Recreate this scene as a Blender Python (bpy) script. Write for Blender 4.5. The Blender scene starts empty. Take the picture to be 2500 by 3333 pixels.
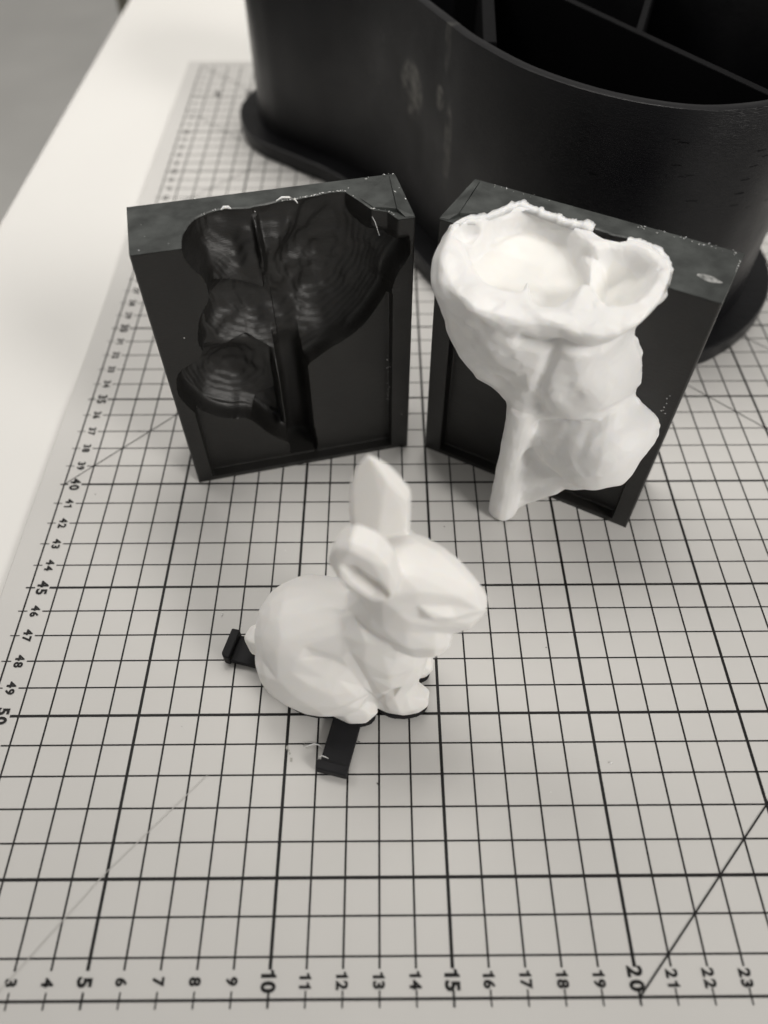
import bpy, math, random
import numpy as np
from mathutils import Vector, Matrix
random.seed(7); rng = np.random.default_rng(11)
SC = 0.01                                   # everything below is measured in centimetres
scene = bpy.context.scene
col = scene.collection

# ------------------------------------------------------------------ camera
cam_d = bpy.data.cameras.new('camera'); cam = bpy.data.objects.new('camera', cam_d); col.objects.link(cam)
Rt = Vector((0.9999799, -0.00622922, -0.00118299)); Up = Vector((0.00566781, 0.79454801, 0.60717488)); Bk = Vector((-0.00284228, -0.60716938, 0.79456734))
M = Matrix((Rt, Up, Bk)).transposed().to_4x4(); M.translation = Vector((13.1349, -59.8297, 23.9525)) * SC
cam.matrix_world = M
cam_d.sensor_fit = 'HORIZONTAL'; cam_d.sensor_width = 36.0; cam_d.lens = 36.0 * 2440.3 / 2500.0
cam_d.clip_start = 0.01; cam_d.clip_end = 50
cam_d.dof.use_dof = True; cam_d.dof.focus_distance = 0.258; cam_d.dof.aperture_fstop = 8.2
scene.camera = cam

# ------------------------------------------------------------------ world, lamps, exposure
w = bpy.data.worlds.new('World'); scene.world = w; w.use_nodes = True
bg = w.node_tree.nodes['Background']; bg.inputs[0].default_value = (1.0, 0.97, 0.925, 1); bg.inputs[1].default_value = 0.25
def area(name, loc, target, size, power, colour, spread=180):
    l = bpy.data.lights.new(name, 'AREA'); l.shape = 'DISK'; l.size = size * SC; l.energy = power; l.color = colour; l.spread = math.radians(spread)
    o = bpy.data.objects.new(name, l); col.objects.link(o); o.location = Vector(loc) * SC
    o.rotation_euler = (Vector(target) - Vector(loc)).to_track_quat('-Z', 'Y').to_euler(); return o
area('ceiling_lamp', (16, 22, 150), (10, 4, 0), 70, 2.0, (1.0, 0.965, 0.915), 60)
area('floor_fill', (-110, 50, 190), (-40, 10, -30), 90, 11.0, (1.0, 0.965, 0.92))  # fill light added to brighten the floor beside the desk
area('side_lamp', (135, -138, 108), (14, -12, 0), 70, 1.55, (1.0, 0.965, 0.92), 42)
scene.view_settings.view_transform = 'Standard'; scene.view_settings.look = 'None'
scene.view_settings.exposure = 0.02; scene.view_settings.gamma = 1.0

# ------------------------------------------------------------------ materials
def mat(name, base, rough=0.5, spec=0.5, sss=0.0, sss_r=(0.2, 0.17, 0.13), vary=0.0, vscale=60.0, bump=0.0, bscale=400.0, bstretch=(1, 1, 1), rvary=0.0, coat=0.0, base2=None):
    m = bpy.data.materials.new(name); m.use_nodes = True; nt = m.node_tree; b = nt.nodes['Principled BSDF']
    b.inputs['Base Color'].default_value = (*base, 1); b.inputs['Roughness'].default_value = rough
    b.inputs['Specular IOR Level'].default_value = spec; b.inputs['Coat Weight'].default_value = coat
    if sss:
        b.inputs['Subsurface Weight'].default_value = sss; b.inputs['Subsurface Radius'].default_value = sss_r; b.inputs['Subsurface Scale'].default_value = 0.01
    tc = nt.nodes.new('ShaderNodeTexCoord')
    def noise(scale, stretch=(1, 1, 1), detail=5):
        mp = nt.nodes.new('ShaderNodeMapping'); mp.inputs['Scale'].default_value = stretch; nt.links.new(tc.outputs['Object'], mp.inputs[0])
        n = nt.nodes.new('ShaderNodeTexNoise'); n.inputs['Scale'].default_value = scale; n.inputs['Detail'].default_value = detail
        nt.links.new(mp.outputs[0], n.inputs['Vector']); return n
    if vary:
        n = noise(vscale); r = nt.nodes.new('ShaderNodeValToRGB'); lo = base2 or tuple(c * (1 - vary) for c in base); hi = base if base2 else tuple(min(1, c * (1 + vary)) for c in base)
        r.color_ramp.elements[0].position = 0.35; r.color_ramp.elements[1].position = 0.65
        r.color_ramp.elements[0].color = (*lo, 1); r.color_ramp.elements[1].color = (*hi, 1)
        nt.links.new(n.outputs[0], r.inputs[0]); nt.links.new(r.outputs[0], b.inputs['Base Color'])
    if rvary:
        n = noise(vscale * 1.7); mr = nt.nodes.new('ShaderNodeMapRange'); mr.inputs[1].default_value = 0.3; mr.inputs[2].default_value = 0.7
        mr.inputs[3].default_value = max(0.02, rough - rvary); mr.inputs[4].default_value = min(1, rough + rvary)
        nt.links.new(n.outputs[0], mr.inputs[0]); nt.links.new(mr.outputs[0], b.inputs['Roughness'])
    if bump:
        n = noise(bscale, bstretch, 3); bp = nt.nodes.new('ShaderNodeBump'); bp.inputs['Strength'].default_value = bump; bp.inputs['Distance'].default_value = 0.0004
        nt.links.new(n.outputs[0], bp.inputs['Height']); nt.links.new(bp.outputs[0], b.inputs['Normal'])
    return m
LAY = (1, 1, 14)                            # printed layers run level
M_mat = mat('mat_surface', (0.598, 0.588, 0.568), 0.55, 0.4, vary=0.02, vscale=18, bump=0.10, bscale=2600)
M_ink = mat('black_ink', (0.006, 0.0055, 0.0055), 0.55, 0.3)
M_scr = mat('scratch', (0.535, 0.525, 0.50), 0.5)
M_smu = mat('smudge', (0.40, 0.39, 0.36), 0.7)
M_desk = mat('white_laminate', (0.77, 0.76, 0.735), 0.45, 0.4, vary=0.012, vscale=9)
M_floor = mat('grey_floor', (0.88, 0.87, 0.835), 0.7, 0.3, vary=0.05, vscale=3)
M_cab = mat('olive_panel', (0.17, 0.16, 0.125), 0.6)
M_pla = mat('black_print', (0.0095, 0.0090, 0.0082), 0.44, 0.56, vary=0.18, vscale=45, bump=0.35, bscale=330, bstretch=LAY, rvary=0.05)
M_plo = mat('organizer_print', (0.0055, 0.0055, 0.0066), 0.40, 0.28, vary=0.2, vscale=22, bump=0.35, bscale=260, bstretch=LAY, rvary=0.10)
M_top = mat('scuffed_print', (0.066, 0.072, 0.069), 0.48, 0.38, vary=0.3, vscale=110, bump=0.5, bscale=500, rvary=0.12, base2=(0.028, 0.031, 0.0295))
M_div = mat('divider_print', (0.003, 0.003, 0.0036), 0.65, 0.10, vary=0.2, vscale=22, bump=0.3, bscale=260, bstretch=LAY)
M_plug = mat('plug_print', (0.013, 0.013, 0.0145), 0.6, 0.18, vary=0.15, vscale=90, bump=0.25, bscale=420)
M_bun = mat('white_resin', (0.86, 0.846, 0.823), 0.62, 0.32, sss=0.45, vary=0.012, vscale=70, bump=0.06, bscale=900)
M_sil = mat('white_silicone', (0.83, 0.825, 0.815), 0.46, 0.42, sss=0.35, vary=0.02, vscale=60, bump=0.45, bscale=190, rvary=0.12)
M_cream = mat('cream_silicone', (0.83, 0.82, 0.79), 0.40, 0.5, sss=0.4, vary=0.03, vscale=60, bump=0.1, bscale=200)
M_flk = mat('silicone_crumb', (0.80, 0.80, 0.78), 0.5, 0.5, sss=0.2)
M_dust = mat('dark_dust', (0.10, 0.095, 0.09), 0.8)

# ------------------------------------------------------------------ helpers
def tag(o, label=None, cat=None, group=None, kind=None):
    for k, v in (('label', label), ('category', cat), ('group', group), ('kind', kind)):
        if v: o[k] = v
    return o
def obj(name, verts, faces, m, parent=None, smooth=False, loc=None):
    me = bpy.data.meshes.new(name); v = np.asarray(verts, dtype=float) * SC
    me.from_pydata(v.tolist(), [], [tuple(int(i) for i in f) for f in faces]); me.update()
    for k in (m if isinstance(m, (list, tuple)) else [m]): me.materials.append(k)
    if smooth: me.polygons.foreach_set('use_smooth', [True] * len(me.polygons))
    o = bpy.data.objects.new(name, me); col.objects.link(o)
    if parent: o.parent = parent
    if loc is not None: o.location = Vector(loc) * SC
    return o
def empty(name, loc, rz=0.0):
    o = bpy.data.objects.new(name, None); col.objects.link(o); o.location = Vector(loc) * SC; o.rotation_euler = (0, 0, rz); o.empty_display_size = 0.01; return o
class MB:
    def __init__(s): s.v = []; s.f = []
    def quad(s, a, b, c, d): n = len(s.v); s.v += [a, b, c, d]; s.f.append((n, n + 1, n + 2, n + 3))
    def box(s, x0, x1, y0, y1, z0, z1):
        n = len(s.v); s.v += [(x, y, z) for z in (z0, z1) for x, y in ((x0, y0), (x1, y0), (x1, y1), (x0, y1))]
        s.f += [(n, n + 3, n + 2, n + 1), (n + 4, n + 5, n + 6, n + 7)] + [(n + i, n + (i + 1) % 4, n + 4 + (i + 1) % 4, n + 4 + i) for i in range(4)]
    def prism(s, poly, z0, z1):
        n = len(s.v); k = len(poly); s.v += [(x, y, z0) for x, y in poly] + [(x, y, z1) for x, y in poly]
        s.f += [tuple(n + i for i in reversed(range(k))), tuple(n + k + i for i in range(k))] + [(n + i, n + (i + 1) % k, n + k + (i + 1) % k, n + k + i) for i in range(k)]
    def tube(s, pts, r, n=6):
        b0 = len(s.v); pts = [Vector(p) for p in pts]
        for i, p in enumerate(pts):
            t = (pts[min(i + 1, len(pts) - 1)] - pts[max(i - 1, 0)]).normalized(); a = t.orthogonal().normalized(); b = t.cross(a)
            rr = r * (0.35 if i in (0, len(pts) - 1) else 1)
            for k in range(n):
                an = 2 * math.pi * k / n; s.v.append(tuple(p + a * rr * math.cos(an) + b * rr * math.sin(an)))
        for i in range(len(pts) - 1):
            for k in range(n): s.f.append((b0 + i * n + k, b0 + i * n + (k + 1) % n, b0 + (i + 1) * n + (k + 1) % n, b0 + (i + 1) * n + k))
    def build(s, name, m, parent=None, smooth=False): return obj(name, s.v, s.f, m, parent, smooth)
def bevel(o, wd, seg=2, ang=40):
    b = o.modifiers.new('bevel', 'BEVEL'); b.width = wd * SC; b.segments = seg; b.limit_method = 'ANGLE'; b.angle_limit = math.radians(ang); return o
def catmull(P, n, closed=True):
    P = np.array(P, float); out = []; k = len(P)
    for i in range(k if closed else k - 1):
        p0, p1, p2, p3 = (P[(i - 1) % k], P[i], P[(i + 1) % k], P[(i + 2) % k]) if closed else (P[max(i - 1, 0)], P[i], P[i + 1], P[min(i + 2, k - 1)])
        for t in np.linspace(0, 1, n, endpoint=False):
            out.append(0.5 * ((2 * p1) + (-p0 + p2) * t + (2 * p0 - 5 * p1 + 4 * p2 - p3) * t * t + (-p0 + 3 * p1 - 3 * p2 + p3) * t ** 3))
    if not closed: out.append(P[-1])
    return np.array(out)
def poly_sd(px, py, poly):                  # signed distance to a closed polygon, inside positive
    d = np.full(px.shape, 1e9); ins = np.zeros(px.shape, bool); n = len(poly)
    for i in range(n):
        ax, ay = poly[i]; bx, by = poly[(i + 1) % n]; ex, ey = bx - ax, by - ay
        t = np.clip(((px - ax) * ex + (py - ay) * ey) / (ex * ex + ey * ey + 1e-12), 0, 1)
        d = np.minimum(d, (px - ax - t * ex) ** 2 + (py - ay - t * ey) ** 2)
        c = (ay > py) != (by > py)
        with np.errstate(divide='ignore', invalid='ignore'): ins ^= c & (px < ex * (py - ay) / (ey if abs(ey) > 1e-12 else 1e-12) + ax)
    d = np.sqrt(d); return np.where(ins, d, -d)
def vnoise(shape_pts, freq, seed=0):        # smooth value noise on arrays of coordinates
    r = np.random.default_rng(seed); T = r.random(4096) * 2 - 1; acc = 0
    P = [p * freq for p in shape_pts]; I = [np.floor(p).astype(int) for p in P]; F = [p - i for p, i in zip(P, I)]; F = [f * f * (3 - 2 * f) for f in F]
    n = len(P)
    for c in range(2 ** n):
        h = 0; wgt = 1.0
        for k in range(n):
            b = (c >> k) & 1; h = h + (I[k] + b) * (73, 179, 283)[k]; wgt = wgt * (F[k] if b else 1 - F[k])
        acc = acc + wgt * T[(h * 31 + (h >> 3) * 17) % 4096]
    return acc
def smin(a, b, k): h = np.clip(0.5 + 0.5 * (b - a) / k, 0, 1); return b * (1 - h) + a * h - k * h * (1 - h)
def smax(a, b, k): return -smin(-a, -b, k)
def sstep(e0, e1, x): t = np.clip((x - e0) / (e1 - e0), 0, 1); return t * t * (3 - 2 * t)
def surface_nets(F, org, h):
    """closed mesh of F < 0 on a regular grid"""
    nx, ny, nz = F.shape; s = F < 0
    c = [(i, j, k) for i in (0, 1) for j in (0, 1) for k in (0, 1)]
    sub = lambda A, o: A[o[0]:nx - 1 + o[0], o[1]:ny - 1 + o[1], o[2]:nz - 1 + o[2]]
    cnt = sum(sub(s, o).astype(np.int8) for o in c); act = (cnt > 0) & (cnt < 8)
    ids = np.argwhere(act); idx = -np.ones(act.shape, int); idx[act] = np.arange(len(ids))
    pos = np.zeros((len(ids), 3)); n = np.zeros(len(ids)); Fc = {o: sub(F, o)[act] for o in c}
    for a in range(3):
        for o in c:
            if o[a]: continue
            q = list(o); q[a] = 1; q = tuple(q); fa, fb = Fc[o], Fc[q]; m = (fa < 0) != (fb < 0); t = fa[m] / (fa[m] - fb[m])
            p = np.tile(np.array(o, float), (m.sum(), 1)); p[:, a] += t; pos[m] += p; n[m] += 1
    V = (ids + pos / n[:, None]) * h + np.array(org); faces = []
    for a in range(3):
        b, d = (a + 1) % 3, (a + 2) % 3
        sl0 = [slice(None)] * 3; sl1 = [slice(None)] * 3; sl0[a] = slice(0, -1); sl1[a] = slice(1, None)
        e = s[tuple(sl0)] != s[tuple(sl1)]; E = np.argwhere(e)
        E = E[(E[:, b] > 0) & (E[:, d] > 0) & (E[:, b] < F.shape[b] - 1) & (E[:, d] < F.shape[d] - 1)]
        def at(db, dd): q = E.copy(); q[:, b] -= db; q[:, d] -= dd; return idx[q[:, 0], q[:, 1], q[:, 2]]
        Q = np.stack([at(1, 1), at(0, 1), at(0, 0), at(1, 0)], 1); inside0 = s[E[:, 0], E[:, 1], E[:, 2]]
        Q[~inside0] = Q[~inside0][:, ::-1]; faces.append(Q)
    return V, np.concatenate(faces)
def ell(X, Y, Z, c, r, ry=0.0, rz=0.0, rx=0.0):
    x, y, z = X - c[0], Y - c[1], Z - c[2]
    if rz: a = math.radians(rz); x, y = x * math.cos(a) + y * math.sin(a), -x * math.sin(a) + y * math.cos(a)
    if ry: a = math.radians(ry); x, z = x * math.cos(a) - z * math.sin(a), x * math.sin(a) + z * math.cos(a)
    if rx: a = math.radians(rx); y, z = y * math.cos(a) + z * math.sin(a), -y * math.sin(a) + z * math.cos(a)
    k0 = np.sqrt((x / r[0]) ** 2 + (y / r[1]) ** 2 + (z / r[2]) ** 2); k1 = np.sqrt((x / r[0] ** 2) ** 2 + (y / r[1] ** 2) ** 2 + (z / r[2] ** 2) ** 2) + 1e-9
    return k0 * (k0 - 1) / k1
def cap(X, Y, Z, a, b, ra, rb):
    a = np.array(a, float); b = np.array(b, float); e = b - a
    t = np.clip(((X - a[0]) * e[0] + (Y - a[1]) * e[1] + (Z - a[2]) * e[2]) / (e @ e), 0, 1)
    return np.sqrt((X - a[0] - t * e[0]) ** 2 + (Y - a[1] - t * e[1]) ** 2 + (Z - a[2] - t * e[2]) ** 2) - (ra + (rb - ra) * t)
def grid3(lo, hi, h):
    ax = [np.arange(l, u + h, h) for l, u in zip(lo, hi)]; return np.meshgrid(*ax, indexing='ij')

# ================================================================== floor, cabinet, desk
fl = obj('floor', [(-400, -200, -74), (300, -200, -74), (300, 500, -74), (-400, 500, -74)], [(0, 1, 2, 3)], M_floor); tag(fl, kind='structure')
cb = MB(); cb.box(-14.25, 40, 30, 60, -73.9, 12); o = cb.build('cabinet', M_cab); bevel(o, 0.3)
tag(o, 'dark olive upright panel standing behind the white desk', 'cabinet')
dk = MB(); dk.prism([(-10.05, -80), (130, -80), (130, 29), (-7.85, 29)], -2.8, -0.3); o = dk.build('desk', M_desk); bevel(o, 0.12, 3)
tag(o, 'white laminate desk top under the gridded mat', 'desk')

# ================================================================== cutting mat with its printed grid
MT = empty('cutting_mat', (0, 0, 0)); tag(MT, 'light grey cutting mat printed with a black centimetre grid', 'cutting mat')
b = MB(); b.prism([(-1.05, -59.2), (89, -59.2), (89, 0.85), (-1.05, 0.85)], -0.298, 0); o = b.build('mat_sheet', M_mat, MT); bevel(o, 0.06, 2)
def bar(mb, x0, y0, x1, y1, wd, z):
    d = Vector((x1 - x0, y1 - y0)); n = Vector((-d.y, d.x)).normalized() * wd / 2
    mb.quad((x0 + n.x, y0 + n.y, z), (x0 - n.x, y0 - n.y, z), (x1 - n.x, y1 - n.y, z), (x1 + n.x, y1 + n.y, z))
g = MB()
for X in range(1, 88): bar(g, X, -0.15, X, -57.3, 0.102 if X % 5 == 0 else 0.063, 0.004)
g.build('length_lines', M_ink, MT)
g = MB()
for Y in range(1, 58): bar(g, 0.71, -Y, 87.3, -Y, 0.095 if Y % 5 == 0 else 0.052, 0.008)
g.build('width_lines', M_ink, MT)
g = MB(); bar(g, 0, 0.0, 0, -58.03, 0.062, 0.012); bar(g, 0.04, -58, 88, -58, 0.068, 0.012); bar(g, 0.04, 0, 88, 0, 0.062, 0.012)
g.build('scale_border', M_ink, MT)
g = MB()
for Y in range(1, 58): bar(g, -0.17, -Y, 0.17, -Y, 0.06 if Y % 5 == 0 else 0.036, 0.016)
for X in range(1, 88): bar(g, X, -57.8, X, -58.2, 0.06 if X % 5 == 0 else 0.042, 0.016)
g.build('scale_ticks', M_ink, MT)
def diag(x0, y0, x1, y1, wd=0.034): g = MB(); bar(g, x0, y0, x1, y1, wd, 0.020); g.build('angle_line', M_ink, MT)
diag(0, -40, 40, 0); diag(20, -58, 78, 0, 0.05); diag(0, 0, 58, -58); diag(0, -7, 51, -58); diag(0, -20, 20, 0)
GLYPH = {'1': ([(.26, 0), (.48, 0), (.48, 1), (.35, 1), (.27, .86), (.04, .80), (.04, .62), (.26, .64)], [(0, 1, 2, 3, 4, 7), (4, 5, 6, 7)], .53)}
def glyph(ch):                              # digit outlines, cap height 1
    if ch not in GLYPH:
        c = bpy.data.curves.new('t', 'FONT'); c.body = ch; c.size = 1; c.offset = 0.040; c.resolution_u = 3
        t = bpy.data.objects.new('t', c); col.objects.link(t); me = bpy.data.meshes.new_from_object(t.evaluated_get(bpy.context.evaluated_depsgraph_get()))
        v = np.array([tuple(q.co)[:2] for q in me.vertices]); f = [tuple(p.vertices) for p in me.polygons]
        bpy.data.objects.remove(t); bpy.data.curves.remove(c); bpy.data.meshes.remove(me)
        k = v[:, 1].max() - min(0.0, v[:, 1].min()) if ch != '°' else 0.72; v[:, 0] -= v[:, 0].min(); v[:, 1] -= v[:, 1].min() if ch != '°' else 0; v /= k
        GLYPH[ch] = (v.tolist(), f, float(v[:, 0].max()))
    return GLYPH[ch]
def number(txt, x, y, cap_h):
    V, F, pen = [], [], 0.0
    for ch in txt: gv, gf, wd = glyph(ch); n0 = len(V); V += [(pen + p[0], p[1]) for p in gv]; F += [tuple(n0 + i for i in q) for q in gf]; pen += wd + 0.13
    pen -= 0.13; o = obj('printed_number', [((p - pen / 2) * cap_h, (q - .5) * cap_h, 0) for p, q in V], F, M_ink, MT)
    o.location = Vector((x, y, 0.018)) * SC; o.rotation_euler = (0, 0, -math.pi / 2)
for k in range(1, 58): number(str(k), 0.45, -k, 0.42 if k % 5 == 0 else 0.33)
for k in range(1, 33): number(str(k), k - 0.02, -57.57, 0.42 if k % 5 == 0 else 0.33)
number('45°', 1.75, -4.6, 0.36); number('60°', 3.9, -4.6, 0.36)
g = MB(); bar(g, 7.55, -52.0, 4.9, -54.9, 0.022, 0.024); bar(g, 4.9, -54.9, 2.7, -57.8, 0.026, 0.024); g.build('knife_scratch', M_scr, MT)
for cx, cy, r in ((10.02, -51.12, .05), (10.12, -51.32, .03), (10.18, -51.52, .055), (10.08, -51.22, .025)):
    n = 11; obj('grey_smudge', [(cx + r * random.uniform(.5, 1.3) * math.cos(6.283 * i / n), cy + 1.6 * r * random.uniform(.5, 1.3) * math.sin(6.283 * i / n), 0.026) for i in range(n)], [tuple(range(n))], M_smu, MT)

# ================================================================== mould halves
W, H, T = 8.93, 10.68, 2.78
low = [(8.72, 10.09), (8.79, 9.51), (8.61, 9.1), (8.35, 8.7), (8.18, 8.2), (8.12, 7.8), (7.83, 7.28), (7.32, 6.55), (6.72, 6.03), (5.98, 5.62), (5.44, 5.25), (5.08, 4.95),
       (5.07, 4.2), (5.07, 3.34), (5.07, 1.8), (5.07, 0.24), (3.96, 0.24), (3.95, 0.90), (3.55, 1.33), (3.12, 1.84), (2.79, 2.37), (2.39, 2.79), (1.87, 2.88), (1.31, 3.15),
       (0.82, 3.6), (0.49, 4.2), (0.25, 4.85), (0.29, 5.47), (0.46, 5.9), (0.86, 6.18), (1.32, 6.44), (1.45, 6.76), (1.38, 7.11), (1.49, 7.67), (1.69, 8.2),
       (2.05, 8.75), (2.09, 9.12), (2.02, 9.58), (1.81, 9.9), (1.6, 10.34), (1.57, 10.75), (1.57, 11.3), (8.36, 11.3), (8.36, 10.68)]
low = catmull(low[:41], 3, False).tolist() + low[41:]
def prof(d, R, p=2.0): t = np.clip(1 - d / R, 0, 1); return np.where(d > 0, np.sqrt(np.clip(1 - t ** p, 0, 1)), 0)
def gs(s, z, cs, cz, rs, rz, rot=0.0):
    a = math.radians(rot); x, y = s - cs, z - cz; x, y = x * math.cos(a) + y * math.sin(a), -x * math.sin(a) + y * math.cos(a)
    return np.exp(-(x / rs) ** 2 - (y / rz) ** 2)
def seg_d(s, z, a, b):
    ex, ez = b[0] - a[0], b[1] - a[1]; t = np.clip(((s - a[0]) * ex + (z - a[1]) * ez) / (ex * ex + ez * ez), 0, 1)
    return np.sqrt((s - a[0] - t * ex) ** 2 + (z - a[1] - t * ez) ** 2), t
def cavity(s, z):
    d = poly_sd(s, z, low); ins = d > 0
    def bowl(cs, cz, rs, rz, dep, rot, pw=0.5):
        a = math.radians(rot); x, y = s - cs, z - cz; x, y = x * math.cos(a) + y * math.sin(a), -x * math.sin(a) + y * math.cos(a)
        return dep * np.clip(1 - (x / rs) ** 2 - (y / rz) ** 2, 0, 1) ** pw
    wob = 0.22 * vnoise((s, z), 1.1, 3) + 0.09 * vnoise((s, z), 2.6, 23); s0 = s; s = s + wob
    mx = lambda a, b, k=0.30: -smin(-a, -b, k)
    D = (1.30 + 0.30 * gs(s, z, 6.0, 9.5, 2.0, 3.0) + 0.35 * gs(s, z, 3.4, 8.0, 1.6, 2.2) + 0.45 * sstep(9.0, 10.5, z)) * prof(d, 0.75)
    D = mx(D, bowl(6.15, 9.0, 2.1, 3.9, 2.30, -18))
    D = mx(D, bowl(2.95, 10.0, 1.45, 2.6, 2.0, 14)); D = mx(D, bowl(3.5, 7.4, 2.2, 2.2, 1.95, 20)); D = mx(D, bowl(2.25, 4.7, 2.0, 1.7, 1.8, -12)); D = mx(D, bowl(3.6, 2.3, 1.0, 1.9, 1.1, 25))
    D = mx(D, bowl(8.2, 9.6, 0.65, 1.6, 0.75, 10), 0.05)
    s = s0
    dr, t = seg_d(s, z, (3.98, 10.3), (4.02, 8.3)); D = D - 0.40 * np.exp(-(dr / 0.09) ** 2) * np.sin(np.clip(t, 0.02, 0.98) * 3.14) ** 0.5
    za = np.interp(s, [1.2, 2.1, 3.0, 3.9, 4.2], [6.3, 5.95, 6.05, 5.35, 5.2]); D = D - 0.38 * sstep(0, 0.14, z - za) * np.exp(-np.clip(z - za, 0, 9) / 0.9) * (s < 4.15)
    zb = np.interp(s, [1.8, 2.9, 3.95], [9.0, 8.35, 7.7]); D = D - 0.42 * sstep(0, 0.14, z - zb) * np.exp(-np.clip(z - zb, 0, 9) / 1.4) * sstep(4.0, 3.9, s)
    zj = np.interp(s, [2.2, 2.45, 3.0, 4.0], [1.5, 2.3, 3.1, 3.45]); D = D + 0.35 * sstep(0.08, -0.08, z - zj) * sstep(2.25, 2.5, s) * (s < 4.1)
    D = D + 0.05 * vnoise((s, z), 1.5, 4) + 0.02 * vnoise((s, z), 3.4, 14)
    D = np.minimum(np.maximum(D, 1.05), 2.45) * prof(d, 0.26); D = np.where(ins, np.maximum(D, 0), 0)
    q = 0.13; D2 = np.floor(D / q) * q + q * sstep(0.5, 1.0, D / q - np.floor(D / q)); D = 0.70 * D + 0.30 * D2
    capt = np.interp(s, [6.85, 7.37, 7.68, 8.14, 8.38, 8.6], [2.45, 1.43, 0.78, 0.55, 0.02, 0.0]); D = np.where(s > 6.85, np.minimum(D, capt + 2.5 * sstep(10.2, 8.6, z)), D)
    ds = np.abs(s - 4.47); up = sstep(6.6, 4.9, z)                       # straight round-bottomed channel
    ch = np.where(ds < 0.50, 1.05 + 0.72 * np.clip(1 - np.abs((s - 4.42) / 0.56) ** 3, 0, 1) ** 0.5, 0) * sstep(0.25, 0.45, z)
    D = np.where(ds < 0.50, D * (1 - up) + ch * up, D * (1 - 0.6 * sstep(5.6, 4.2, z) * sstep(0.75, 0.56, ds) * sstep(1.2, 2.0, z) * (s < 4.5)))
    top = np.where(s < 4.5, 4.1, 7.95); rec = 0.42 * sstep(0.62, 0.67, s) * sstep(8.22, 8.17, s) * sstep(0.19, 0.24, z) * sstep(top, top - 0.25, z)
    return np.maximum(np.where(ins, np.maximum(D, 0), 0), rec)
def mould(name, loc, dirv, mirror):
    root = empty(name, loc, math.atan2(dirv[1], dirv[0]))
    S = np.concatenate([[0.0, 0.05], np.linspace(0.1, W - 0.1, 228), [W - 0.05, W]]); Zs = np.linspace(0, H, 276); s, z = np.meshgrid(S, Zs, indexing='ij')
    D = cavity(W - s if mirror else s, z); D[0] = D[-1] = 0.045; D[:, 0] = 0; D = np.clip(D, 0, T - 0.25)
    nS, nZ = s.shape; V = np.stack([s, D, z], -1).reshape(-1, 3); I = np.arange(nS * nZ).reshape(nS, nZ)
    F = np.stack([I[:-1, :-1], I[1:, :-1], I[1:, 1:], I[:-1, 1:]], -1).reshape(-1, 4)
    k = len(V); V = np.concatenate([V, np.stack([S, np.full(nS, T), np.full(nS, 0.0)], -1), np.stack([S, np.full(nS, T), np.full(nS, H)], -1)]).tolist()
    b0 = k + np.arange(nS); t0 = k + nS + np.arange(nS); F = F.tolist()
    for i in range(nS - 1):
        F.append((I[i, 0], b0[i], b0[i + 1], I[i + 1, 0])); F.append((b0[i], t0[i], t0[i + 1], b0[i + 1]))
    F.append([I[0, j] for j in range(nZ)] + [t0[0], b0[0]]); F.append([b0[-1], t0[-1]] + [I[-1, j] for j in reversed(range(nZ))])
    o = obj('block', V, F, M_pla, root); o.data.polygons.foreach_set('use_smooth', [i < (nS - 1) * (nZ - 1) for i in range(len(F))])
    o.modifiers.new('edge', 'EDGE_SPLIT').split_angle = math.radians(38)
    # scuffed top face, 0.3 mm thick skin following the opening
    g = MB(); 
    Vt = []; Ft = []
    yc = np.linspace(0, 1, 14)
    for i in range(nS):
        for q in yc: Vt.append((S[i], D[i, -1] + (T - D[i, -1]) * q, H + 0.02 - 0.02 * (q in (0.0, 1.0)) * (D[i, -1] > 0.001 or q == 1.0)))
    for i in range(nS - 1):
        for j in range(13): a = i * 14 + j; Ft.append((a, a + 14, a + 15, a + 1))
    obj('top_face', Vt, Ft, M_top, root)
    mx = lambda x: W - x if mirror else x
    # raised triangular key at the corner: four low facets meeting at the back corner
    for T3 in (((7.46, 1.46, .012), (7.74, .84, .04), (8.16, .62, .08), (8.41, .44, .12), (8.66, 2.60, .04)), ((8.43, .44, .12), (8.62, .06, .02), (8.90, .05, .012), (8.71, 2.62, .03))):
        k = len(T3); vs = [(mx(x), y, H + .024 + hh) for x, y, hh in T3] + [(mx(x), y, H - .02) for x, y, hh in T3]
        fs = [(0, i, i + 1) for i in range(1, k - 1)] + [(i, k + i, k + (i + 1) % k, (i + 1) % k) for i in range(k)]
        if mirror: fs = [tuple(reversed(t)) for t in fs]
        obj('corner_facet', vs, fs, M_top, root)
    return root, D, S
def crumbs(name, parent, pts, m, rmin=0.02, rmax=0.06, flat=0.6):
    b = MB()
    for x, y, z in pts:
        r = random.uniform(rmin, rmax); ax = random.uniform(0, 6.28); n0 = len(b.v); L = random.uniform(1.0, 2.4)
        for u, v, wv in ((L, 0, 0), (-L, 0, .2), (0, .8, 0), (0, -.8, .1), (0, 0, flat), (0.1, 0, -flat)):
            u *= r * random.uniform(.6, 1.3); v *= r * random.uniform(.6, 1.3); wv *= r
            b.v.append((x + u * math.cos(ax) - v * math.sin(ax), y + u * math.sin(ax) + v * math.cos(ax), z + wv))
        b.f += [tuple(n0 + k for k in t) for t in ((0, 2, 4), (2, 1, 4), (1, 3, 4), (3, 0, 4), (2, 0, 5), (1, 2, 5), (3, 1, 5), (0, 3, 5))]
    o = b.build(name, m, parent); o['kind'] = 'stuff'; return o
GM = 'two halves of the black mould'
ML, DL, SL = mould('mould_half', (5.56, -39.93, 0), (0.974, 0.2254), False)
tag(ML, 'empty black printed mould half with open rabbit shaped cavity', 'mould', GM)
tp = lambda x: DL[int(round(x / W * (len(SL) - 1))), -1]
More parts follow.
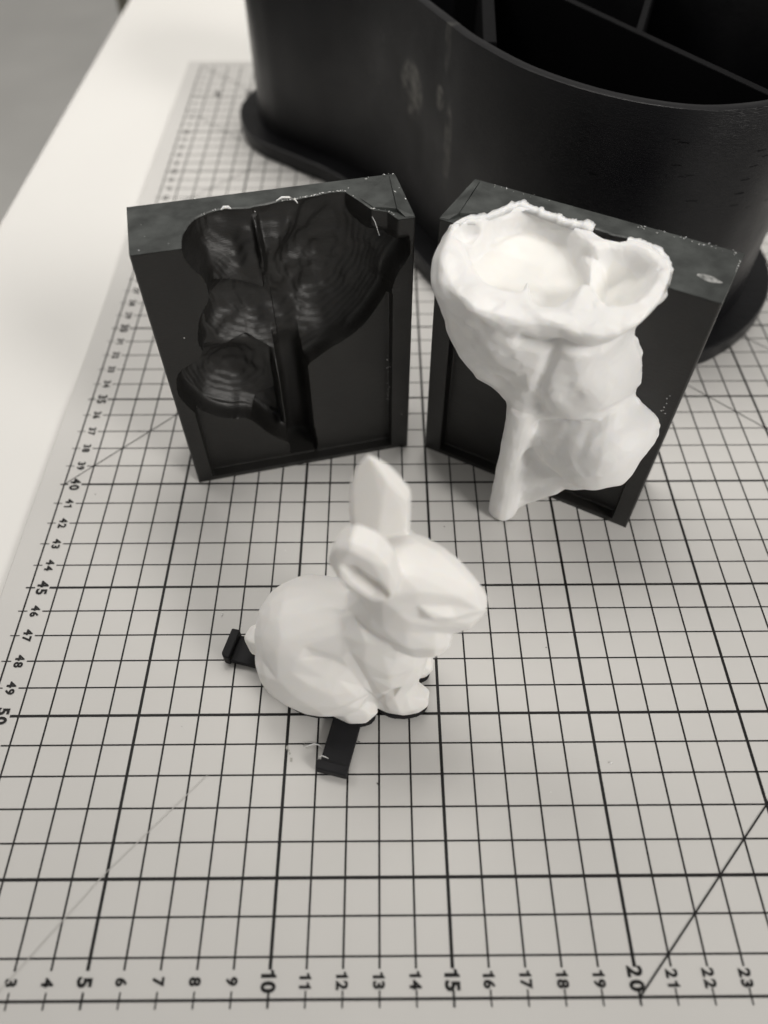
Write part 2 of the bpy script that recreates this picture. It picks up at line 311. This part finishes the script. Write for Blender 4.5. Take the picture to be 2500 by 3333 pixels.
pts = [(x, tp(x) + random.uniform(0, .06), H + 0.03) for x in np.concatenate([rng.uniform(2.3, 3.1, 6), rng.uniform(3.0, 3.25, 8), rng.uniform(4.9, 7.3, 60), rng.uniform(7.5, 8.3, 10)])]
crumbs('silicone_residue', ML, pts, M_flk, 0.010, 0.026)
pts = [(8.7, 2.72, H + .06), (8.55, 2.7, H + .06), (8.85, 2.7, H + .05), (7.9, 2.6, H + .04), (8.0, 2.7, H + .04), (8.62, 1.55, H + .08), (8.6, 1.4, H + .08), (8.85, 1.8, H + .04), (8.88, 1.1, H + .04), (8.7, .1, H + .03), (0.5, 0.9, H + .03),
       (0.42, 1.6, H + .03), (0.3, .2, H + .03), (1.2, .35, H + .03), (8.62, -0.01, 2.0), (0.95, -.01, 7.4), (4.7, 2.7, H + .03), (4.0, 1.5, H + .03), (2.2, 2.72, H + .03), (0.6, 2.72, H + .03), (7.2, 2.2, H + .03)]
crumbs('silicone_residue', ML, pts, M_flk, 0.012, 0.034)
pts = [(8.12 + random.uniform(-.05, .05), 0.1 + random.uniform(0, .25), z) for z in rng.uniform(2.6, 5.0, 26)]
crumbs('silicone_residue', ML, pts, M_flk, 0.008, 0.02)
b = MB(); b.tube([(4.75, tp(4.75) + .02, H + .05), (4.95, tp(4.95) + .05, H + .12), (5.2, tp(5.2) + .04, H + .10), (5.35, tp(5.3) - .05, H + .05), (5.42, tp(5.4) - .25, H + .02)], 0.035); b.build('silicone_flash', M_flk, ML, True)
b = MB(); b.tube([(2.95, tp(2.95) - .02, H + .02), (3.05, tp(3.05) + .02, H + .07), (3.2, tp(3.2) + .03, H + .06), (3.28, tp(3.28), H + .02)], 0.05); b.build('silicone_flash', M_flk, ML, True)
b = MB(); b.tube([(7.55, tp(7.55) - .05, H), (7.75, tp(7.75) - .1, H - .35), (7.85, .45, H - .75)], 0.012)
b.build('silicone_flash', M_flk, ML, True)

MR, DR, SR = mould('mould_half', (14.99, -38.0, 0), (0.8716, -0.4902), True)
tag(MR, 'black printed mould half still holding the white silicone cast', 'mould', GM)
pts = [(x, random.uniform(2.55, 2.78), H + 0.03) for x in np.concatenate([rng.uniform(0.6, 3.0, 10), rng.uniform(5.6, 7.8, 20), rng.uniform(7.8, 8.9, 10)])] + [(8.9, y, H + .03) for y in rng.uniform(1.6, 2.7, 8)]
crumbs('silicone_residue', MR, pts, M_flk, 0.008, 0.026)
pts = [(8.55 + random.uniform(-.08, .12), -0.01, z) for z in np.concatenate([rng.uniform(5.2, 5.6, 9), rng.uniform(6.2, 7.0, 7)])]
crumbs('silicone_residue', MR, pts, M_flk, 0.010, 0.026)
b = MB(); n = 14
for i in range(n):                          # thin smear of silicone left on the top face
    t = i / (n - 1); x = 7.95 + 0.75 * t; wd = 0.14 * math.sin(math.pi * min(1, t * .9 + .08)) + 0.01
    b.v += [(x, 1.02 - .05 * t - wd, H + .024), (x, 1.0 - .05 * t, H + .06), (x, 1.02 - .05 * t + wd, H + .024)]
    if i: k = 3 * i; b.f += [(k - 3, k, k + 1, k - 2), (k - 2, k + 1, k + 2, k - 1)]
b.build('silicone_smear', mat('thin_silicone', (0.42, 0.42, 0.41), 0.5, vary=0.7, vscale=500, base2=(0.10, 0.105, 0.10)), MR, True)

# ================================================================== silicone cast, seated in the right half
SCt = empty('silicone_cast', (14.99, -38.0, 0), math.atan2(-0.4902, 0.8716))
tag(SCt, 'white silicone rabbit cast standing upside down in a mould half, hollow at the top', 'silicone cast')
h = 0.07
s, n, z = grid3((-0.1, -3.6, -0.2), (9.0, 2.75, 11.3), h)
s2, z2 = s[:, 0, :], z[:, 0, :]; u = W - s2
d2 = poly_sd(u, z2, low)
bk = cavity(u, z2) - 0.02; bk = np.where(d2 > 0, bk, d2 * 1.5)
fr = 1.75 + 1.0 * gs(s2, z2, 3.2, 9.9, 2.3, 2.8, 20) + 0.55 * gs(s2, z2, 6.4, 10.2, 1.3, 0.9, 0) + 0.55 * gs(s2, z2, 7.1, 4.9, 1.35, 1.2, 10) + 0.30 * gs(s2, z2, 5.6, 7.4, 1.5, 1.0)
def path_d(P): return np.minimum.reduce([seg_d(s2, z2, a, b)[0] for a, b in zip(P[:-1], P[1:])])
fr = fr - 0.50 * np.exp(-(path_d([(4.6, 5.0), (5.7, 5.85), (6.8, 6.25), (7.6, 7.2)]) / 0.28) ** 2) - 0.30 * np.exp(-(path_d([(4.85, 3.5), (5.5, 3.2), (6.9, 3.45), (8.3, 4.2)]) / 0.22) ** 2)
fr = fr - 0.38 * np.exp(-(path_d([(4.1, 9.25), (4.7, 9.15), (5.2, 9.4), (6.1, 9.3), (7.0, 9.6)]) / 0.2) ** 2) - 0.18 * np.exp(-(path_d([(5.0, 9.2), (4.85, 7.5), (4.9, 6.3)]) / 0.2) ** 2)
fr = fr + 0.07 * vnoise((s2, z2), 1.2, 9) + 0.035 * vnoise((s2, z2), 3.0, 10)
fr = fr * prof(d2, 1.2, 2.3); fr = np.where(d2 > 0, fr, d2 * 1.5)
F = np.where(n > 0, n - bk[:, None, :], -n - fr[:, None, :]) * 0.6
F = np.minimum(F, 5)
F = smin(F, smax(np.sqrt((s - 4.34) ** 2 + (n + 1.66) ** 2) - 0.54, np.abs(z - 3.0) - 2.92, 0.12) , 0.16)
F = smin(F, cap(s, n, z, (4.34, -1.55, 5.7), (4.25, -1.0, 7.2), 0.46, 0.5), 0.3)
web = poly_sd(s2, z2, [(4.35, 0.15), (4.8, 0.17), (5.5, 1.05), (6.1, 1.8), (6.4, 2.25), (7.2, 2.8), (7.6, 3.6), (6.6, 4.6), (4.35, 5.2)])
F = smin(F, smax(-web[:, None, :], np.abs(n + 1.0) - 0.42, 0.25), 0.2)
F = smin(F, ell(s, n, z, (7.0, -0.85, 4.35), (1.5, 1.5, 1.5), ry=8), 0.2)
for a, b in zip([(4.95, -1.75, 3.75), (5.6, -1.85, 3.3), (6.8, -1.95, 3.15)], [(5.6, -1.85, 3.3), (6.8, -1.95, 3.15), (7.9, -1.7, 3.5)]): F = smax(F, -cap(s, n, z, a, b, 0.30, 0.30), 0.3)
edge = d2 + 0.05 + 0.10 * vnoise((s2, z2), 2.4, 31) + 0.05 * vnoise((s2, z2), 6.5, 32)
F = smin(F, smax(np.abs(n + 0.06) - 0.06, -edge[:, None, :], 0.03), 0.04)
F = F + 0.035 * vnoise((s, n, z), 1.6, 41) + 0.020 * vnoise((s, n, z), 4.2, 42) + 0.045 * vnoise((s, n, z), 2.6, 43) * sstep(8.8, 10.0, z)
ztop = 10.74 + 0.27 * np.minimum(n, 0) + 0.09 * vnoise((s, n), 1.3, 5) + 0.03 * vnoise((s, n), 5.0, 6)
F = smax(F, (z - ztop) * 0.8, 0.16)
pit1 = [(1.5, 0.1), (1.42, -0.5), (1.5, -0.75), (2.2, -1.45), (2.85, -1.65), (3.5, -1.55), (3.46, -1.1), (3.6, -1.05), (4.06, -1.75), (4.6, -1.62), (4.85, -1.2), (4.96, -0.6), (5.15, -0.2), (4.85, 0.4), (4.0, 1.3), (3.55, 1.55), (2.7, 1.7), (2.1, 1.55), (1.6, 0.9)]
pit2 = [(5.15, 0.7), (5.25, 1.0), (5.6, 1.15), (6.1, 1.1), (6.6, 0.8), (6.72, -0.06), (6.5, -0.8), (5.98, -1.05), (5.5, -0.7), (5.2, 0.0)]
pit3 = [(0.75, -0.3), (0.84, 0.15), (1.3, 0.3), (1.3, -0.33), (1.02, -0.5)]
sn, nn = s[:, :, 0], n[:, :, 0]
pd1 = poly_sd(sn, nn, catmull(pit1, 4).tolist()); pd2 = poly_sd(sn, nn, catmull(pit2, 4).tolist()); pd3 = poly_sd(sn, nn, catmull(pit3, 4).tolist())
fl1 = 9.76 - 0.12 * np.clip(pd1, 0, 1) + 0.05 * vnoise((sn, nn), 1.5, 8) + 0.15 * np.maximum(nn, 0); fl2 = 10.02 - 0.30 * np.clip(pd2 / 0.5, 0, 1) + 0.16 * vnoise((sn, nn), 1.8, 18); fl3 = 10.2
F = smax(F, -smax(-pd1[:, :, None] - 0.22 * (z - 10.0) * (z > 10.0), fl1[:, :, None] - z, 0.22), 0.22)
F = smax(F, -np.maximum(np.maximum(10.36 - z, np.abs(s - 5.03) - 0.45), np.abs(n - 0.1) - 0.75), 0.22)
F = smax(F, -smax(-pd2[:, :, None] - 0.35 * (z - 10.2), fl2[:, :, None] - z, 0.35), 0.2)
F = smax(F, -smax(-pd3[:, :, None] - 0.3 * (z - 10.4), fl3 - z, 0.3), 0.2)
F = smax(F, -ell(s, n, z, (5.05, 1.88, 10.75), (0.62, 0.36, 0.7), rz=-12), 0.08)
for c in ((1.0, .55), (1.2, .75), (2.0, 1.55), (3.35, 1.92), (3.75, 1.72), (3.85, 1.62), (4.0, 1.6), (6.6, .95), (6.9, .75)):      # air bubbles in the rim
    F = smax(F, -(np.sqrt((s - c[0]) ** 2 + (n - c[1]) ** 2 + (z - 10.72) ** 2) - 0.085), 0.03)
V, Q = surface_nets(F, (-0.1, -3.6, -0.2), h)
o = obj('cast_skin', V, Q, [M_sil, M_cream], SCt, True)
C = V[Q].mean(1); ci = np.clip(((C - np.array((-0.1, -3.6, -0.2))) / h).astype(int), 0, np.array(F.shape) - 1)
pit = (np.maximum(pd1, pd2)[ci[:, 0], ci[:, 1]] > 0.08) & (C[:, 2] < np.maximum(fl1, fl2)[ci[:, 0], ci[:, 1]] + 0.15) & (C[:, 2] > 9)
o.data.polygons.foreach_set('material_index', pit.astype(int))
sm = o.modifiers.new('smooth', 'SMOOTH'); sm.iterations = 2; sm.factor = 0.5
dc = o.modifiers.new('facets', 'DECIMATE'); dc.ratio = 0.045
sb = o.modifiers.new('split', 'SUBSURF'); sb.subdivision_type = 'SIMPLE'; sb.levels = sb.render_levels = 2
sm = o.modifiers.new('soften', 'SMOOTH'); sm.iterations = 5; sm.factor = 0.5
# torn flash along the back and right of the rim
tr = lambda x: DR[int(round(min(W, max(0, x)) / W * (len(SR) - 1))), -1]
PP = [[(x, tr(x)) for x in np.linspace(0.55, 4.5, 74)], [(x, tr(x)) for x in np.linspace(5.6, 7.38, 36)]]
for P in PP:
    b = MB()
    for i, (x, y) in enumerate(P):
        w1 = max(0, float(vnoise((np.array([x * 2.0]), np.array([y])), 1.0, 21)[0])); w2 = max(0, float(vnoise((np.array([x * 6.0]), np.array([y])), 1.0, 22)[0])); out = 0.03 + 0.07 * w2 + 0.20 * w1 ** 2 + 0.02 * random.random()
        kx = len(b.v); b.v += [(x, y - .34, H - .06), (x, y - .06, H + .05 + .05 * w2), (x + random.uniform(-.02, .02), y + out, H + .03 + .07 * w2 + random.uniform(0, .03) + .05 * w1), (x, y - .02, H - .04)]
        if i: b.f += [(kx - 4 + q, kx + q, kx + (q + 1) % 4, kx - 4 + (q + 1) % 4) for q in range(4)]
    b.build('torn_flash', M_sil, SCt, True)
# ================================================================== rabbit figurine on its black plug
yaw = math.atan2(-0.25, 0.968); ORG = (12.2, -48.7, 0)
RB = empty('rabbit_figurine', (12.2, -48.7, 0.32), yaw); tag(RB, 'small white sitting rabbit figurine with one ear up, in front of the moulds', 'figurine')
EAR_FAR = [(0.38, 10.53), (0.62, 10.40), (0.75, 10.12), (1.08, 9.62), (1.36, 9.2), (1.47, 8.85), (1.48, 7.92), (1.55, 7.1), (1.3, 6.4), (0.4, 6.4), (0.02, 7.1), (-0.06, 7.89), (-0.06, 9.11), (0.07, 9.93), (0.22, 10.4)]
EAR_NEAR = [(-0.12, 8.68), (0.04, 9.1), (0.38, 9.42), (0.65, 9.42), (1.08, 9.2), (1.45, 8.75), (1.62, 7.9), (1.5, 7.25), (1.18, 7.05), (0.74, 7.02), (0.34, 7.32), (-0.02, 7.92), (-0.14, 8.3)]
CREASES = [([(-0.78, -1.5, 3.66), (-0.30, -1.5, 3.65), (0.32, -1.5, 3.25), (0.72, -1.5, 2.75), (1.0, -1.48, 2.1), (0.88, -1.5, 1.6), (0.45, -1.9, 1.45), (0.0, -2.1, 1.2)], 0.16, 0.32),
           ([(0.5, -0.98, 5.15), (0.85, -1.18, 5.08), (1.4, -1.38, 4.95), (2.04, -1.48, 5.0), (2.5, -1.40, 5.05)], 0.24, 0.22), ([(1.7, -1.0, 7.2), (2.22, -0.95, 7.12), (2.81, -0.76, 6.93), (3.4, -0.52, 6.7)], 0.13, 0.20),
           ([(2.0, -1.12, 6.75), (2.3, -1.10, 6.42), (2.67, -1.0, 6.26)], 0.15, 0.20), ([(2.67, -1.0, 6.28), (3.35, -0.70, 6.27), (3.75, -0.36, 6.19)], 0.09, 0.10),
           ([(1.02, -1.25, 0.8), (1.35, -1.40, 1.9), (1.75, -1.2, 2.3)], 0.12, 0.18), ([(0.3, -1.4, 4.0), (0.75, -1.5, 3.1), (1.43, -1.48, 2.95), (2.08, -1.15, 3.0)], 0.12, 0.30)]
def rabbit(X, Y, Z):
    E = lambda c, r, **k: ell(X, Y, Z, c, r, **k)
    F = E((-1.2, 0, 2.12), (2.0, 1.85, 2.28)); F = smin(F, E((-1.75, -.35, 1.35), (1.45, 1.5, 1.3)), 0.2)
    F = smin(F, E((0.1, 0, 3.0), (1.75, 1.4, 2.0), ry=-25), 0.5)
    F = smin(F, E((1.2, -.05, 2.6), (1.25, 1.35, 2.2)), 0.3)
    F = smin(F, E((0.7, 0, 0.9), (1.5, 1.2, 1.2)), 0.2)
    for sy in (-1, 1):
        F = smin(F, E((-1.0, 1.2 * sy, 1.55), (1.85, 0.95, 1.75), ry=-14), 0.08)
        F = smin(F, E((0.32, 1.36 * sy, 0.40), (0.80, 0.46, 0.60), rz=-6 * sy), 0.07)
        F = smin(F, cap(X, Y, Z, (1.25, .72 * sy, 2.0), (1.7, .76 * sy, 0.7), 0.70, 0.55), 0.12)
    F = smin(F, E((1.78, -.62, 0.42), (0.95, 0.56, 0.66), rz=14), 0.10)
    F = smin(F, E((1.72, .60, 0.65), (0.86, 0.52, 0.95)), 0.12)
    F = smin(F, E((-3.25, 0, 0.95), (0.55, 0.55, 0.62)), 0.05)
    F = smin(F, cap(X, Y, Z, (0.8, 0, 3.9), (1.5, 0, 5.6), 1.25, 1.15), 0.35)
    F = smin(F, E((1.75, 0.1, 6.45), (1.65, 1.2, 1.35), ry=22), 0.3)
    F = smin(F, E((2.75, 0, 6.1), (1.12, 0.78, 1.08), ry=10), 0.35)
    for sy in (-1, 1): F = smin(F, E((2.05, .70 * sy, 5.15), (1.05, .66, .72), ry=14), 0.16)
    F = smin(F, E((2.95, 0, 5.3), (.62, .5, .5)), 0.2)
    for path, r, k in CREASES:
        for sy in (1, -1):
            d = None
            for a, b in zip(path[:-1], path[1:]):
                c = cap(X, Y, Z, (a[0], a[1] * sy, a[2]), (b[0], b[1] * sy, b[2]), r, r); d = c if d is None else np.minimum(d, c)
            F = smax(F, -d, k)
    for sy in (-1, 1): F = smin(F, E((2.55, -.80 * sy, 6.68), (.42, .22, .17), ry=10), 0.10)
    th = 0.30 - 0.22 * sstep(8.6, 10.6, Z)
    side = np.abs(Y - 0.85 - 0.18 * (X - 0.7)) + 0.22 * np.abs(X - 0.75 - 0.1 * (Z - 8)) - th - 0.12
    F = smin(F, smax(-poly_sd(X, Z, EAR_FAR), side, 0.22), 0.15)
    ear = smax(-poly_sd(X, Z, EAR_NEAR), np.abs(Y + 0.80) - 0.42, 0.34)
    ear = smax(ear, -E((0.84, -1.25, 8.0), (0.80, 1.0, 0.34), ry=50), 0.06)
    F = smin(F, ear, 0.12)
    return smax(F, -Z, 0.04)
h = 0.09; lo = (-4.4, -2.6, -0.25)
X, Y, Z = grid3(lo, (4.3, 2.6, 11.1), h)
V, Q = surface_nets(rabbit(X, Y, Z), lo, h)
o = obj('body', V, Q, M_bun, RB, True)
dc = o.modifiers.new('facets', 'DECIMATE'); dc.ratio = 0.019
sb = o.modifiers.new('split', 'SUBSURF'); sb.subdivision_type = 'SIMPLE'; sb.levels = sb.render_levels = 3
sm = o.modifiers.new('soften', 'SMOOTH'); sm.iterations = 5; sm.factor = 0.5

PL = empty('mould_plug', ORG, yaw); tag(PL, 'flat black plug plate with two arms under the white rabbit', 'plug')
h = 0.06; lo2 = (-4.2, -2.6, 0.0)
X, Y, Z = grid3(lo2, (3.2, 2.6, 0.4), h); base = rabbit(X[:, :, :1], Y[:, :, :1], np.full_like(X[:, :, :1], 0.12)) - 0.02
V, Q = surface_nets(np.maximum(np.broadcast_to(base, X.shape), np.abs(Z - 0.24) - 0.09), lo2, h); obj('plate', V, Q, M_plug, PL)
b = MB(); b.box(-0.29, 0.64, -3.38, -0.6, 0.10, 0.31); bevel(b.build('arm', M_plug, PL), 0.03)
b = MB(); b.box(-0.36, 0.66, -3.44, -3.12, 0.08, 0.46); bevel(b.build('arm_end', M_plug, PL), 0.05, 3)
b = MB(); b.box(-4.45, -2.2, -0.56, 0.44, 0.10, 0.31); bevel(b.build('arm', M_plug, PL), 0.03)
b = MB(); b.prism([(-4.62, -.50), (-4.50, -.62), (-4.30, -.62), (-4.30, .50), (-4.62, .50)], 0.08, 0.62); bevel(b.build('arm_end', M_plug, PL), 0.06, 3)

# ================================================================== desk organizer
OG = empty('desk_organizer', (20, -18, 0)); tag(OG, 'large curved black printed desk organizer with divided compartments on a flanged base', 'organizer')
fp = [(4.0, -8.0), (4.45, -11.2), (5.6, -13.1), (7.0, -14.3), (8.4, -15.4), (9.9, -16.6), (11.6, -18.5), (13.2, -21.3), (14.6, -24.3), (15.8, -26.8), (18, -29.9), (21, -32.3), (24.3, -33.5), (27.4, -33.2),
      (29.5, -32.1), (31.2, -30.5), (32.5, -28.5), (33.2, -26), (33, -22.5), (31, -18), (27, -13), (21, -8), (14, -4.2), (9, -3.2), (5.6, -4.6)]
FP = catmull(fp, 8)
def inset(P, d):
    t = np.roll(P, -1, 0) - np.roll(P, 1, 0); t /= np.linalg.norm(t, axis=1)[:, None]; return P + np.stack([-t[:, 1], t[:, 0]], 1) * d
def ring(mb, outer, inner, z0, z1):
    n = len(outer); k = len(mb.v)
    mb.v += [(*p, z0) for p in outer] + [(*p, z1) for p in outer] + [(*p, z1) for p in inner] + [(*p, z0) for p in inner]
    for i in range(n):
        j = (i + 1) % n
        for a in range(4): c = (a + 1) % 4; mb.f.append((k + a * n + i, k + a * n + j, k + c * n + j, k + c * n + i))
loc = np.array([20, -18.0]); HT = 11.4
b = MB(); b.prism((FP - loc).tolist(), 0.02, 0.95); o = b.build('base_flange', M_plo, OG); bevel(o, 0.12, 2)
BO = inset(FP, 1.25); BI = inset(FP, 1.72)
b = MB(); ring(b, BO - loc, BI - loc, 0.9, HT); o = b.build('outer_wall', M_plo, OG); bevel(o, 0.05, 2, 60)
for p in o.data.polygons: p.use_smooth = True
o.modifiers.new('edge', 'EDGE_SPLIT').split_angle = math.radians(35)
def divider(x0, y0, x1, y1, th, z1):
    d = Vector((x1 - x0, y1 - y0)); nn = Vector((-d.y, d.x)).normalized() * th / 2; b = MB()
    b.prism([(x0 + nn.x - 20, y0 + nn.y + 18), (x0 - nn.x - 20, y0 - nn.y + 18), (x1 - nn.x - 20, y1 - nn.y + 18), (x1 + nn.x - 20, y1 + nn.y + 18)], 0.9, z1)
    bevel(b.build('divider', M_div, OG), 0.04, 2)
divider(27.6, -30.9, 17.2, -15.0, 0.36, HT - .05); divider(17.65, -26.1, 18.3, -17.0, 0.55, HT - .08); divider(23.9, -25.2, 27.5, -14.5, 0.28, HT - .1)
def smudge_or_sheen(m, c, tx, ty, a, b2, amount):     # pale dusty mark, or painted reflection streak, at a fixed place on the wall
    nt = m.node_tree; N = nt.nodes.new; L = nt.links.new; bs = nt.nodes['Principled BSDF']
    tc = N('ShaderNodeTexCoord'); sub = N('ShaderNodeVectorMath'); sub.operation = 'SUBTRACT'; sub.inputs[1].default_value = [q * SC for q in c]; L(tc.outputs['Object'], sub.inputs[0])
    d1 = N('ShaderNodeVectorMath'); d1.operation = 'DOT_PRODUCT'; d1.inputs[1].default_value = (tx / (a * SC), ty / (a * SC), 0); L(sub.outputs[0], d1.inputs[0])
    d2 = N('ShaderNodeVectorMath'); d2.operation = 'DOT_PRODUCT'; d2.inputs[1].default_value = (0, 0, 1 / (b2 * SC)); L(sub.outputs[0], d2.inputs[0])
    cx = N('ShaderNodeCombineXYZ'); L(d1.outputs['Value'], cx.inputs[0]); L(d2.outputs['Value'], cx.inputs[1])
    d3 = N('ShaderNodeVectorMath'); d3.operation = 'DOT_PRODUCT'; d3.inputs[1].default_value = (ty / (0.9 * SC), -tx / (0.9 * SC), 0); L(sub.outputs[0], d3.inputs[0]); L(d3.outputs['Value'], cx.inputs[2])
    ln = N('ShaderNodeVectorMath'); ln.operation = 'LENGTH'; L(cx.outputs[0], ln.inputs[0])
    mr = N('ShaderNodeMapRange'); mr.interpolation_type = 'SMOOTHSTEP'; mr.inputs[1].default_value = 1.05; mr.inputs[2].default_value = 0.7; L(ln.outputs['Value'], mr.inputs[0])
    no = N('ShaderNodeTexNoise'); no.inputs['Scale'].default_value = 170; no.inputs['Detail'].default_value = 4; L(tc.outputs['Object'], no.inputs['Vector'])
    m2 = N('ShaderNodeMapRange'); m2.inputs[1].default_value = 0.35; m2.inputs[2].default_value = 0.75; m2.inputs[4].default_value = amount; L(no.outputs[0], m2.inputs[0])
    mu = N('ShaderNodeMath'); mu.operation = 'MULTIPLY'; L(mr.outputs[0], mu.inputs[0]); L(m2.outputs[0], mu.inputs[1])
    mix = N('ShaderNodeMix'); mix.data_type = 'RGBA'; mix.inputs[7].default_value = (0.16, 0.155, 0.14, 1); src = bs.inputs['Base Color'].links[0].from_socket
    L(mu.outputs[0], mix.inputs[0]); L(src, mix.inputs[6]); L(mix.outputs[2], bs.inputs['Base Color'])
smudge_or_sheen(M_plo, (-5.3, -3.5, 7.5), 0.43, -0.9, 1.25, 1.4, 0.9); smudge_or_sheen(M_plo, (-4.1, -6.1, 8.25), 0.36, -0.93, 0.45, 0.6, 1.0)
smudge_or_sheen(M_plo, (-3.72, -7.0, 6.4), 0.36, -0.93, 0.42, 2.2, 0.45); smudge_or_sheen(M_plo, (-3.9, -6.5, 10.6), 0.36, -0.93, 0.35, 1.2, 0.3); smudge_or_sheen(M_plo, (-6.6, -0.9, 8.8), 0.43, -0.9, 0.08, 0.22, 0.6)  # the tall faint streaks paint the wall's vertical reflection into its colour

idx = [i for i in range(len(BO)) if 21.0 < BO[i][0] < 31.5 and BO[i][1] < -26]
nrm = lambda i: Vector((*(inset(BO, -1.0)[i] - BO[i]), 0)).normalized()
gb = MB()
for _ in range(34):                         # little gaps between the printed layers
    i = random.choice(idx[:-1]); t = random.random() * .5; p = Vector((*(BO[i] * (1 - t) + BO[i + 1] * t - loc), 0)); q = p + (Vector((*(BO[i + 1] - BO[i]), 0))).normalized() * random.uniform(.15, .5); z0 = random.uniform(5.5, 10.6); o3 = nrm(i) * 0.012
    gb.quad((p.x + o3.x, p.y + o3.y, z0), (q.x + o3.x, q.y + o3.y, z0 + random.uniform(-.02, .03)), (q.x + o3.x, q.y + o3.y, z0 + .035), (p.x + o3.x, p.y + o3.y, z0 + .03))
gp = gb.build('print_gaps', M_div, OG); gp['kind'] = 'stuff'

# ================================================================== small debris
b = MB(); b.tube([(10.55, -50.95, .05), (10.62, -51.12, .06), (10.75, -51.08, .10), (10.9, -51.05, .14), (11.05, -51.08, .12), (11.2, -51.2, .06)], 0.022)
o = b.build('thread', M_flk, None, True); tag(o, 'short curly white fibre lying left of the front plug arm', 'thread')
b = MB(); b.tube([(11.1, -51.62, .50), (11.2, -51.58, .54), (11.32, -51.62, .52), (11.42, -51.66, .49)], 0.016)
o = b.build('thread', M_flk, None, True); tag(o, 'tiny pale fibre stuck on the end of the front plug arm', 'thread')
pts = [(*p, 0.03) for p in ((10.0, -43.2), (12.35, -50.95), (12.95, -52.3), (1.42, -40.55), (17.0, -46.3), (15.6, -42.3), (18.9, -47.6), (9.3, -46.6), (21, -52.0), (6.5, -50.4), (14.4, -41.3))]
crumbs('dust_specks', None, pts, M_dust, 0.012, 0.03)
pts = [(*p, 0.03) for p in ((7.3, -46.2), (16.9, -46.25), (18.35, -52.6), (20.4, -51.7), (9.4, -43.4))]
crumbs('silicone_specks', None, pts, M_flk, 0.02, 0.05)
